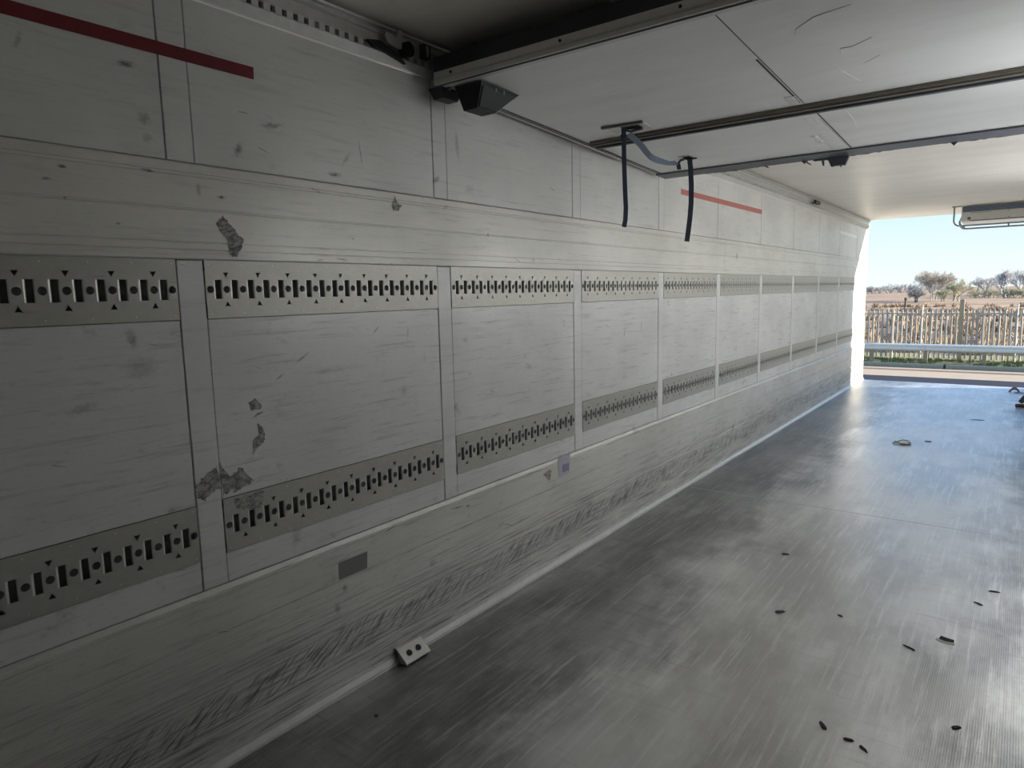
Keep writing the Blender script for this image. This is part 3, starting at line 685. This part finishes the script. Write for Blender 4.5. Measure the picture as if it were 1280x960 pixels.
CH = [(1.244, 3.284, .055, .030, .7, 'flat dark wood chip left of the middle of the near floor'), (2.078, 4.117, .060, .012, .2, 'dark wood sliver near the right edge of the photo, farther of two'),
      (2.019, 3.913, .050, .010, 2.6, 'dark wood sliver near the right edge of the photo, nearer of two'), (1.616, 2.470, .050, .022, 2.2, 'dark wood chip at the bottom of the photo, left of a line of three'),
      (1.706, 2.436, .040, .015, .2, 'dark wood chip at the bottom of the photo, middle of a line of three'), (1.758, 2.414, .045, .014, 2.4, 'dark wood chip at the bottom of the photo, right of a line of three'),
      (2.005, 2.724, .045, .018, .8, 'curled dark wood chip low on the right side of the floor'), (1.49, 3.401, .040, .008, 2.7, 'thin dark splinter in the middle of the near floor'),
      (1.799, 3.252, .060, .008, 2.7, 'long thin dark splinter beside the white-edged scrap'), (1.426, 7.873, .085, .055, .2, 'dark scrap on the far floor beside the tangled cord'),
      (1.06, 4.05, .05, .03, .4, 'dark crumb on the floor left of the centre'), (.235, 1.577, .016, .014, 0, 'small dark crumb close to the foot of the kick plate'),
      (2.00, 2.02, .07, .025, .5, 'dark bark piece at the bottom right corner')]
for i, (x, y, l, w, a, lab) in enumerate(CH):
    chip('wood_chip', x, y, l, w, .006, a, M['bark'], lab, 'debris', 'dark chips littered on the floor', i)
ws = empty('white_scrap', (1.919, 3.392, 0), 'white-edged dark scrap of plastic on the near floor', 'debris')
MB().ribbon([(1.885, 3.400, .004), (1.915, 3.385, .003), (1.955, 3.388, .004)], (.3, .9, .6), .012, .002).build('white_edge', M['film'], ws)
MB().ribbon([(1.898, 3.412, .010), (1.925, 3.400, .011), (1.952, 3.402, .008)], (.3, .9, .4), .020, .002).build('dark_piece', M['bark'], ws)
bs = chip('blue_strip', 1.772, 9.426, .17, .075, .006, .05, M['blue'], 'flat blue plastic strip on the far floor', 'debris')
tg = empty('tangled_cord', (1.231, 7.626, 0), 'tangled grey cord around a scrap of clear plastic on the far floor', 'debris')
rnd = random.Random(12)
cx, cy, KC = 1.232, 7.61, .52
MB().tube([(cx-.15*KC, cy+.13*KC*1.3, .01*KC+.004), (cx-.10*KC, cy+.03*KC*1.3, .02*KC+.004), (cx-.03*KC, cy-.05*KC*1.3, .012*KC+.004), (cx+.06*KC, cy-.07*KC*1.3, .02*KC+.004), (cx+.15*KC, cy-.02*KC*1.3, .012*KC+.004)], .006, 6).build('cord_strand', M['cord'], tg, True)
MB().tube([(cx-.16*KC, cy-.03*KC*1.3, .01*KC+.004), (cx-.09*KC, cy+.02*KC*1.3, .03*KC+.004), (cx-.02*KC, cy+.10*KC*1.3, .05*KC+.004), (cx+.07*KC, cy+.12*KC*1.3, .045*KC+.004), (cx+.13*KC, cy+.05*KC*1.3, .02*KC+.004), (cx+.09*KC, cy-.02*KC*1.3, .014*KC+.004)], .006, 6).build('cord_strand', M['cord'], tg, True)
MB().tube([(cx-.12*KC, cy+.09*KC*1.3, .012*KC+.004), (cx-.06*KC, cy-.02*KC*1.3, .024*KC+.004), (cx+.02*KC, cy-.06*KC*1.3, .014*KC+.004)], .005, 6).build('cord_strand', M['cord'], tg, True)
b = MB(); vs_ = []
for j in range(6):
    for i in range(7):
        vs_.append((cx-.03+.08*i/6, cy-.04+.11*j/5, .008+.026*math.sin(math.pi*i/6)*math.sin(math.pi*j/5)+rnd.uniform(0, .006)))
b.add(vs_, [(j*7+i, j*7+i+1, j*7+i+8, j*7+i+7) for j in range(5) for i in range(6)]); b.build('plastic_scrap', M['film'], tg)
d1 = empty('rag_scrap', (2.093, 12.131, 0), 'rust red scrap on the floor close to the rear sill', 'debris')
MB().ribbon([(2.03, 12.13, .004), (2.07, 12.12, .05), (2.11, 12.12, .055), (2.15, 12.14, .004)], (0, 1, .1), .12, .012).build('folded_rag', M['rust'], d1)
MB().ribbon([(2.10, 12.05, .004), (2.16, 12.02, .012), (2.24, 12.0, .004)], (0, 1, 0), .05, .006).build('tail', M['cord'], d1)
d2 = empty('ratchet_strap', (2.16, 10.7, 0), 'crumpled dark blue and rust ratchet strap on the floor at the right edge', 'strap')
MB().tube([(2.12, 10.62, .024), (2.17, 10.60, .03), (2.22, 10.62, .024)], .024, 8).build('coil', M['rust'], d2)
MB().tube([(2.17, 10.80, .05), (2.20, 10.86, .10), (2.27, 10.88, .11), (2.32, 10.80, .06), (2.26, 10.72, .04)], .030, 8).build('coil', M['strap'], d2)
MB().ribbon([(2.20, 10.70, .006), (2.26, 10.76, .05), (2.33, 10.74, .09), (2.40, 10.66, .05)], (.2, .6, .8), .05, .006).build('webbing', M['unit_dark'], d2)

# ------------------------------------------------------------------ outside: yard, kerb, guard rail, fence, field
ZG = -1.2
M['concrete'] = plain('yard_concrete', (.40, .375, .33), .85, 0, .25, 1.6)
M['dark_strip'] = plain('dark_strip', (.024, .029, .044), .9, 0, .25, 8, .1)  # one very dark bluish tone for the whole strip
M['sand'] = plain('pale_sandy_concrete', (.30, .255, .20), .9, 0, .15, 3, .1)
M['mud'] = plain('brown_gutter_silt', (.13, .10, .08), .95, 0, .3, 5, .1)
M['kerbstone'] = plain('kerb_concrete', (.30, .27, .19), .9, 0, .3, 10)
M['verge'] = None
g = N('mossy_verge'); f1 = g.noise(g.scaled((1.5, 2.5, 1)), 2, 5); M['verge'] = g.fin(g.mix(g.ramp(f1, .35, .65), (.07, .09, .025), (.19, .16, .09)), .95)
M['grass'] = None
g = N('verge_grass'); f1 = g.noise(g.scaled((1, 1, 1)), 2.5, 4); M['grass'] = g.fin(g.mix(g.ramp(f1, .3, .7), (.10, .15, .02), (.20, .19, .06)), .9)
M['galv'] = plain('weathered_galvanised', (.40, .37, .31), .6, 0, .2, 6)
M['galv_pale'] = plain('guard_rail_grey', (.74, .70, .60), .6, 0, .12, 4)
M['timber'] = plain('brown_timber', (.36, .28, .175), .85, 0, .3, 9)
g = N('heather_field'); f1 = g.noise(g.scaled((.05, .35, 1)), 1.5, 6, .65); f2 = g.noise(g.scaled((.5, 1.5, 1)), 1.5, 5, .7)
c = g.mix(g.ramp(f1, .38, .62), (.105, .062, .045), (.30, .215, .135)); c = g.mix(g.math('MULTIPLY', g.ramp(f2, .48, .66), .7), c, (.07, .045, .035))
c = g.mix(g.ramp(g.xyz()[1], 62, 48), c, g.mix(f2, (.05, .035, .028), (.13, .095, .065)))     # wet peat between the near tussocks
M['field'] = g.fin(c, .95)
g = N('dry_reed'); f1 = g.noise(g.pos(), .9, 4, .6); M['reed'] = g.fin(g.mix(g.ramp(f1, .3, .7), (.24, .165, .115), (.46, .36, .23)), .9)
def slab(name, y0, y1, z, mat, label, x0=-70, x1=70):
    return tag(MB().box(x0, x1, y0, y1, z-.3, z).build(name, mat), label, kind='structure')
slab('ground_yard', -40, 21.6, ZG-.004, M['concrete'], 'pale concrete yard under the trailer')
slab('ground_dark_strip', 21.6, 23.65, ZG, M['dark_strip'], 'dark bluish strip across the yard')
slab('ground_concrete', 23.65, 25.3, ZG, M['sand'], 'pale sandy concrete strip beyond the dark strip')
slab('ground_gutter', 25.3, 25.75, ZG, M['mud'], 'brown silty gutter line')
slab('ground_concrete_edge', 25.75, 26.28, ZG, M['sand'], 'thin pale concrete edge before the kerb')
slab('ground_verge', 26.44, 30.5, ZG+.115, M['verge'], 'mossy green verge under the guard rail')
kb = empty('kerb', (0, 26.36, ZG), 'mossy concrete kerb at the verge', kind='structure')
xx = -26.45
while xx < 20:
    rr = .05
    MB().extrude([(26.28, ZG), (26.28, ZG+.11), (26.30, ZG+.135), (26.44, ZG+.135), (26.44, ZG)], xx+.03, xx+2.92, 'x').build('kerb_stone', M['kerbstone'], kb); xx += 2.96
# guard rail
GY = 27.0
gr = empty('guard_rail', (0, GY, ZG+.115), 'grey corrugated steel guard rail in front of the palisade fence', 'guard rail')
zb = -.69
prof = [(GY+.02, zb), (GY-.03, zb+.03), (GY-.04, zb+.07), (GY+.01, zb+.11), (GY+.01, zb+.135), (GY-.04, zb+.175), (GY-.03, zb+.215), (GY+.02, zb+.245), (GY+.03, zb+.245), (GY+.03, zb)]
for a in range(-20, 16, 4): MB().extrude(prof, a-.45, a+3.545, 'x').build('beam', M['galv_pale'], gr)
xx = -18.7
while xx < 15: MB().box(xx-.06, xx+.06, GY+.032, GY+.14, ZG+.115, zb+.20).build('post', M['timber'], gr); xx += 1.66
# palisade fence
FY = 28.3
fe = empty('palisade_fence', (0, FY, ZG+.115), 'grey steel palisade fence with pointed pales', 'fence')
pz0, pz1 = ZG+.155, .745
w = .033
pb = MB()
outl = [(-w, 0), (-w*.45, -.014), (-w*.2, -.002), (w*.2, -.002), (w*.45, -.014), (w, 0), (w, .005), (-w, .005)]
n = len(outl)
pb.add([(x, y, 0) for x, y in outl] + [(x, y, pz1-pz0-.07) for x, y in outl], [(i, (i+1) % n, n+(i+1) % n, n+i) for i in range(n)] + [tuple(range(n))[::-1], tuple(range(n, 2*n))])
for cx_, ww in ((-w*.62, w*.36), (0, w*.30), (w*.62, w*.36)):
    h_ = pz1-pz0
    pb.add([(cx_-ww, -.006, h_-.071), (cx_+ww, -.006, h_-.071), (cx_+ww, .004, h_-.071), (cx_-ww, .004, h_-.071), (cx_, -.001, h_)], [(0, 1, 4), (1, 2, 4), (2, 3, 4), (3, 0, 4), (0, 3, 2, 1)])
pm = pb.mesh('pale', M['galv'])
xx = -16.0; rnd = random.Random(4)
while xx < 13.5:
    o = bpy.data.objects.new('pale', pm); col.objects.link(o); o.parent = fe; o.location = (xx, 0, pz0-(ZG+.115)+rnd.uniform(-.012, .012)); o.rotation_euler = (0, rnd.uniform(-.008, .008), rnd.uniform(-.15, .15)); xx += .1525
for zz in (.545, -.80): MB().box(-16.1, 13.6, FY+.008, FY+.055, zz-.022, zz+.022).build('fence_rail', M['galv'], fe)
xx = -15.4
while xx < 13: MB().box(xx-.03, xx+.03, FY+.058, FY+.14, ZG+.115, .66).build('fence_post', M['galv'], fe); xx += 2.75
tp = empty('timber_post', (.47, 28.1, ZG+.115), 'tall brown timber post standing in front of the palisade fence', 'post')
MB().extrude([(.40, 28.05), (.53, 28.05), (.53, 28.18), (.40, 28.18)], ZG+.115, 1.02, 'z').build('shaft', M['timber'], tp)
MB().add([(.40, 28.05, 1.0205), (.53, 28.05, 1.0205), (.53, 28.18, 1.0205), (.40, 28.18, 1.0205), (.465, 28.115, 1.07)], [(0, 1, 4), (1, 2, 4), (2, 3, 4), (3, 0, 4), (0, 3, 2, 1)]).build('weathered_cap', M['timber'], tp)
for (x, zt_, lab) in ((-.72, .80, 'thin pale steel pole among the pales left of the timber post'), (2.02, .84, 'thin grey steel pole among the pales at the right edge')):
    po = empty('thin_pole', (x, FY-.06, ZG+.115), lab, 'pole', 'thin poles at the fence')
    MB().tube([(x, FY-.06, ZG+.115), (x, FY-.06, zt_)], .022, 8).build('tube', M['galv_pale'], po); MB().tube([(x, FY-.06, zt_), (x, FY-.06, zt_+.02)], [.026, .012], 8).build('cap', M['galv'], po)
# field with gentle relief
b = MB(); nx, ny = 60, 90
for j in range(ny+1):
    y = 30.5 + 600*(j/ny)**2.2
    for i in range(nx+1):
        x = (-1+2*i/nx)*(70+ (y-30)*.9)
        b.v.append((x, y, -1.12 + .18*noise.noise((x*.22, y*.16, 1.3)) * min(1, (y-30.5)/4) - .0))
for j in range(ny):
    for i in range(nx):
        q = j*(nx+1)+i; b.f.append((q, q+1, q+nx+2, q+nx+1))
tag(b.build('ground_field', M['field'], None, True), 'brown heather field beyond the fence', kind='structure')
# reed tussocks
b = MB(); rnd = random.Random(9)
rows = []
for y, cnt in ((32, 48), (35, 50), (38.5, 56), (42.5, 60), (47, 66), (53, 70), (60, 70), (68, 80), (80, 90), (95, 90)):
    for k in range(cnt): rows.append((rnd.uniform(-9-(y-30)*.3, 8+(y-30)*.12), y+rnd.uniform(-1.5, 1.5)))
for (x, y) in rows:
    R, hh = rnd.uniform(.26, .5), rnd.uniform(.42, .72)
    for q in range(34):
        t = rnd.uniform(0, 6.283); r = R*math.sqrt(rnd.random()); lean = rnd.uniform(.15, .5)
        px, py = x+r*.55*math.cos(t), y+r*.55*math.sin(t); h_ = hh*(1.1-.6*(r/R)**2)*rnd.uniform(.75, 1.1)
        ex, ey = px+r*lean*1.6*math.cos(t), py+r*lean*1.6*math.sin(t); wd_ = .028*(1+(y-30)*.01)
        a_ = rnd.uniform(0, 3.14); ux, uy = wd_*math.cos(a_), wd_*math.sin(a_)
        o = len(b.v); b.v += [(px-ux, py-uy, -1.2), (px+ux, py+uy, -1.2), (ex+ux*.5, ey+uy*.5, -1.2+h_*.8), (ex-ux*.5, ey-uy*.5, -1.2+h_*.8), (ex+(ex-px)*.5, ey+(ey-py)*.5, -1.2+h_)]
        b.f += [(o, o+1, o+2, o+3), (o+3, o+2, o+4)]
tag(b.build('reed_tussocks', M['reed']), 'dry straw coloured reed tussocks covering the field', 'grass', kind='stuff')
# grass tufts on the verge
b = MB(); rnd = random.Random(10)
for k in range(1500):
    x, y = rnd.uniform(-9, 6), rnd.uniform(26.46, 28.2)
    if noise.noise((x*.9, y*1.3, 4.0)) < -.05: continue
    for q in range(5):
        px, py = x+rnd.uniform(-.06, .06), y+rnd.uniform(-.06, .06); h_ = rnd.uniform(.03, .12); dx, dy = rnd.uniform(-.04, .04), rnd.uniform(-.04, .04)
        o = len(b.v); b.v += [(px-.010, py, ZG+.115), (px+.010, py, ZG+.115), (px+dx, py+dy, ZG+.115+h_)]; b.f += [(o, o+1, o+2)]
tag(b.build('verge_grass', M['grass']), 'short green grass tufts on the verge under the guard rail', 'grass', kind='stuff')
# ------------------------------------------------------------------ trees
M['twig'] = plain('grey_brown_twigs', (.40, .36, .31), .9, 0, .15, 2)
M['twig_dark'] = plain('dark_twigs', (.24, .24, .23), .9, 0, .2, 2)
M['ivy'] = plain('olive_scrub', (.34, .33, .22), .9, 0, .25, 1.5)
M['grey_wood'] = plain('grey_winter_twigs', (.42, .42, .41), .9, 0, .15, 1)
def grow(b, p, d, L, r, depth, rnd, spread=.55, kids=3, bias=.12):
    q = p + d*L
    mid = p.lerp(q, .5) + Vector((rnd.uniform(-1, 1), rnd.uniform(-1, 1), rnd.uniform(-1, 1)))*L*.06
    b.tube([p, mid, q], [r, r*.85, r*.7], 4 if depth > 2 else 3, False)
    if depth == 0: return
    for k in range(kids + (1 if rnd.random() < .35 else 0)):
        nd = (d + Vector((rnd.uniform(-1, 1), rnd.uniform(-1, 1), rnd.uniform(-.75, .95)))*spread + Vector((0, 0, bias))).normalized()
        grow(b, mid.lerp(q, rnd.uniform(.2, 1)), nd, L*rnd.uniform(.62, .82), max(r*.62, .012), depth-1, rnd, spread, kids, bias)
def tree(name, x, y, z, h, depth, mat, label, seed, spread=.55, stems=1, kids=3, group=None, thick=1.0, cat='tree', bias=.12):
    rnd = random.Random(seed); t = empty(name, (x, y, z), label, cat, group)
    tb = MB(); cb_ = MB()
    for s_ in range(stems):
        d = Vector((rnd.uniform(-.3, .3)*(stems > 1), rnd.uniform(-.3, .3)*(stems > 1), 1)).normalized()
        base = Vector((x, y, z)) + Vector((rnd.uniform(-.4, .4), rnd.uniform(-.3, .3), 0))*(stems > 1)
        L = h*.26; top = base + d*L
        tb.tube([base - Vector((0, 0, .3)), base.lerp(top, .5), top], [h*.028*thick, h*.022*thick, h*.018*thick], 6)
        for k in range(kids+1):
            nd = (d + Vector((rnd.uniform(-1, 1), rnd.uniform(-1, 1), rnd.uniform(-.2, .6)))*spread*1.3).normalized()
            grow(cb_, base.lerp(top, rnd.uniform(.6, 1)), nd, L*rnd.uniform(.8, 1.0), h*.013*thick, depth, rnd, spread, kids, bias)
    tb.build('trunk', mat, t); cb_.build('branches', mat, t); return t
tree('bare_tree', -9.6, 130, -1.2, 6.1, 5, M['twig'], 'bare round-crowned tree standing alone in the field', 24, .85, 4, 3, thick=.55, bias=.05)
tree('scrub_bush', -6.1, 126, -1.2, 4.1, 4, M['ivy'], 'olive scrub bush right of the lone bare tree', 22, .75, 3, 3, thick=1.3, cat='bush')
tree('scrub_bush', -7.6, 122, -1.2, 2.4, 4, M['ivy'], 'low olive scrub at the foot of the lone bare tree', 27, .85, 3, 3, thick=1.4, cat='bush')
tree('dark_bush', -11.3, 122, -1.2, 2.9, 4, M['twig_dark'], 'low dark bush left of the lone bare tree', 23, .9, 3, 3, thick=1.8, cat='bush', bias=0)
LB = ['leftmost', 'second', 'third', 'fourth', 'fifth', 'sixth', 'seventh', 'eighth']
for i, (x, y, h) in enumerate(((-5.2, 175, 4.8), (-3.2, 158, 5.0), (-1.6, 182, 5.6), (-.3, 166, 6.4), (1.4, 190, 6.4), (2.2, 174, 6.2), (4.2, 158, 5.4), (6.2, 166, 6.2))):
    tree('woodland_tree', x, y, -1.25, h, 4, M['grey_wood'], f'grey leafless woodland tree at the right, {LB[i]} in the row', 40+i, .62, 2, 3, 'leafless trees at the edge of the field', 1.2)
def belt(name, x0, x1, y, z, h0, h1, step, mat, label, seed, thick):
    rnd = random.Random(seed); b = MB(); x = x0
    while x < x1:
        h = rnd.uniform(h0, h1); base = Vector((x, y+rnd.uniform(-2, 2), z-.2))
        for q in range(5):
            d = Vector((rnd.uniform(-.7, .7), rnd.uniform(-.5, .5), 1)).normalized()
            grow(b, base, d, h*.42, h*.02*thick, 3, rnd, .8, 3, .02)
        x += step*rnd.uniform(.7, 1.3)
    return tag(b.build(name, mat), label, 'hedge', kind='stuff')
belt('scrub_belt', -5.2, 7, 150, -1.2, 1.5, 2.3, .8, M['ivy'], 'low olive scrub belt in front of the leafless woodland', 61, 1.4)
belt('tree_belt', -64, -16, 262, -1.3, 2.6, 4.2, 1.7, M['grey_wood'], 'hazy low tree belt along the left horizon', 77, 1.6)
MB_post = MB().tube([(-8.62, 90, -1.1), (-8.62, 90, .12)], .11, 8)
ps = empty('field_post', (-8.62, 90, -1.1), 'small dark post standing in the field left of the bare tree', 'post')
MB_post.build('shaft', M['rubber'], ps); MB().box(-8.76, -8.48, 89.97, 90.03, -.18, .06).build('plate', M['rubber'], ps)
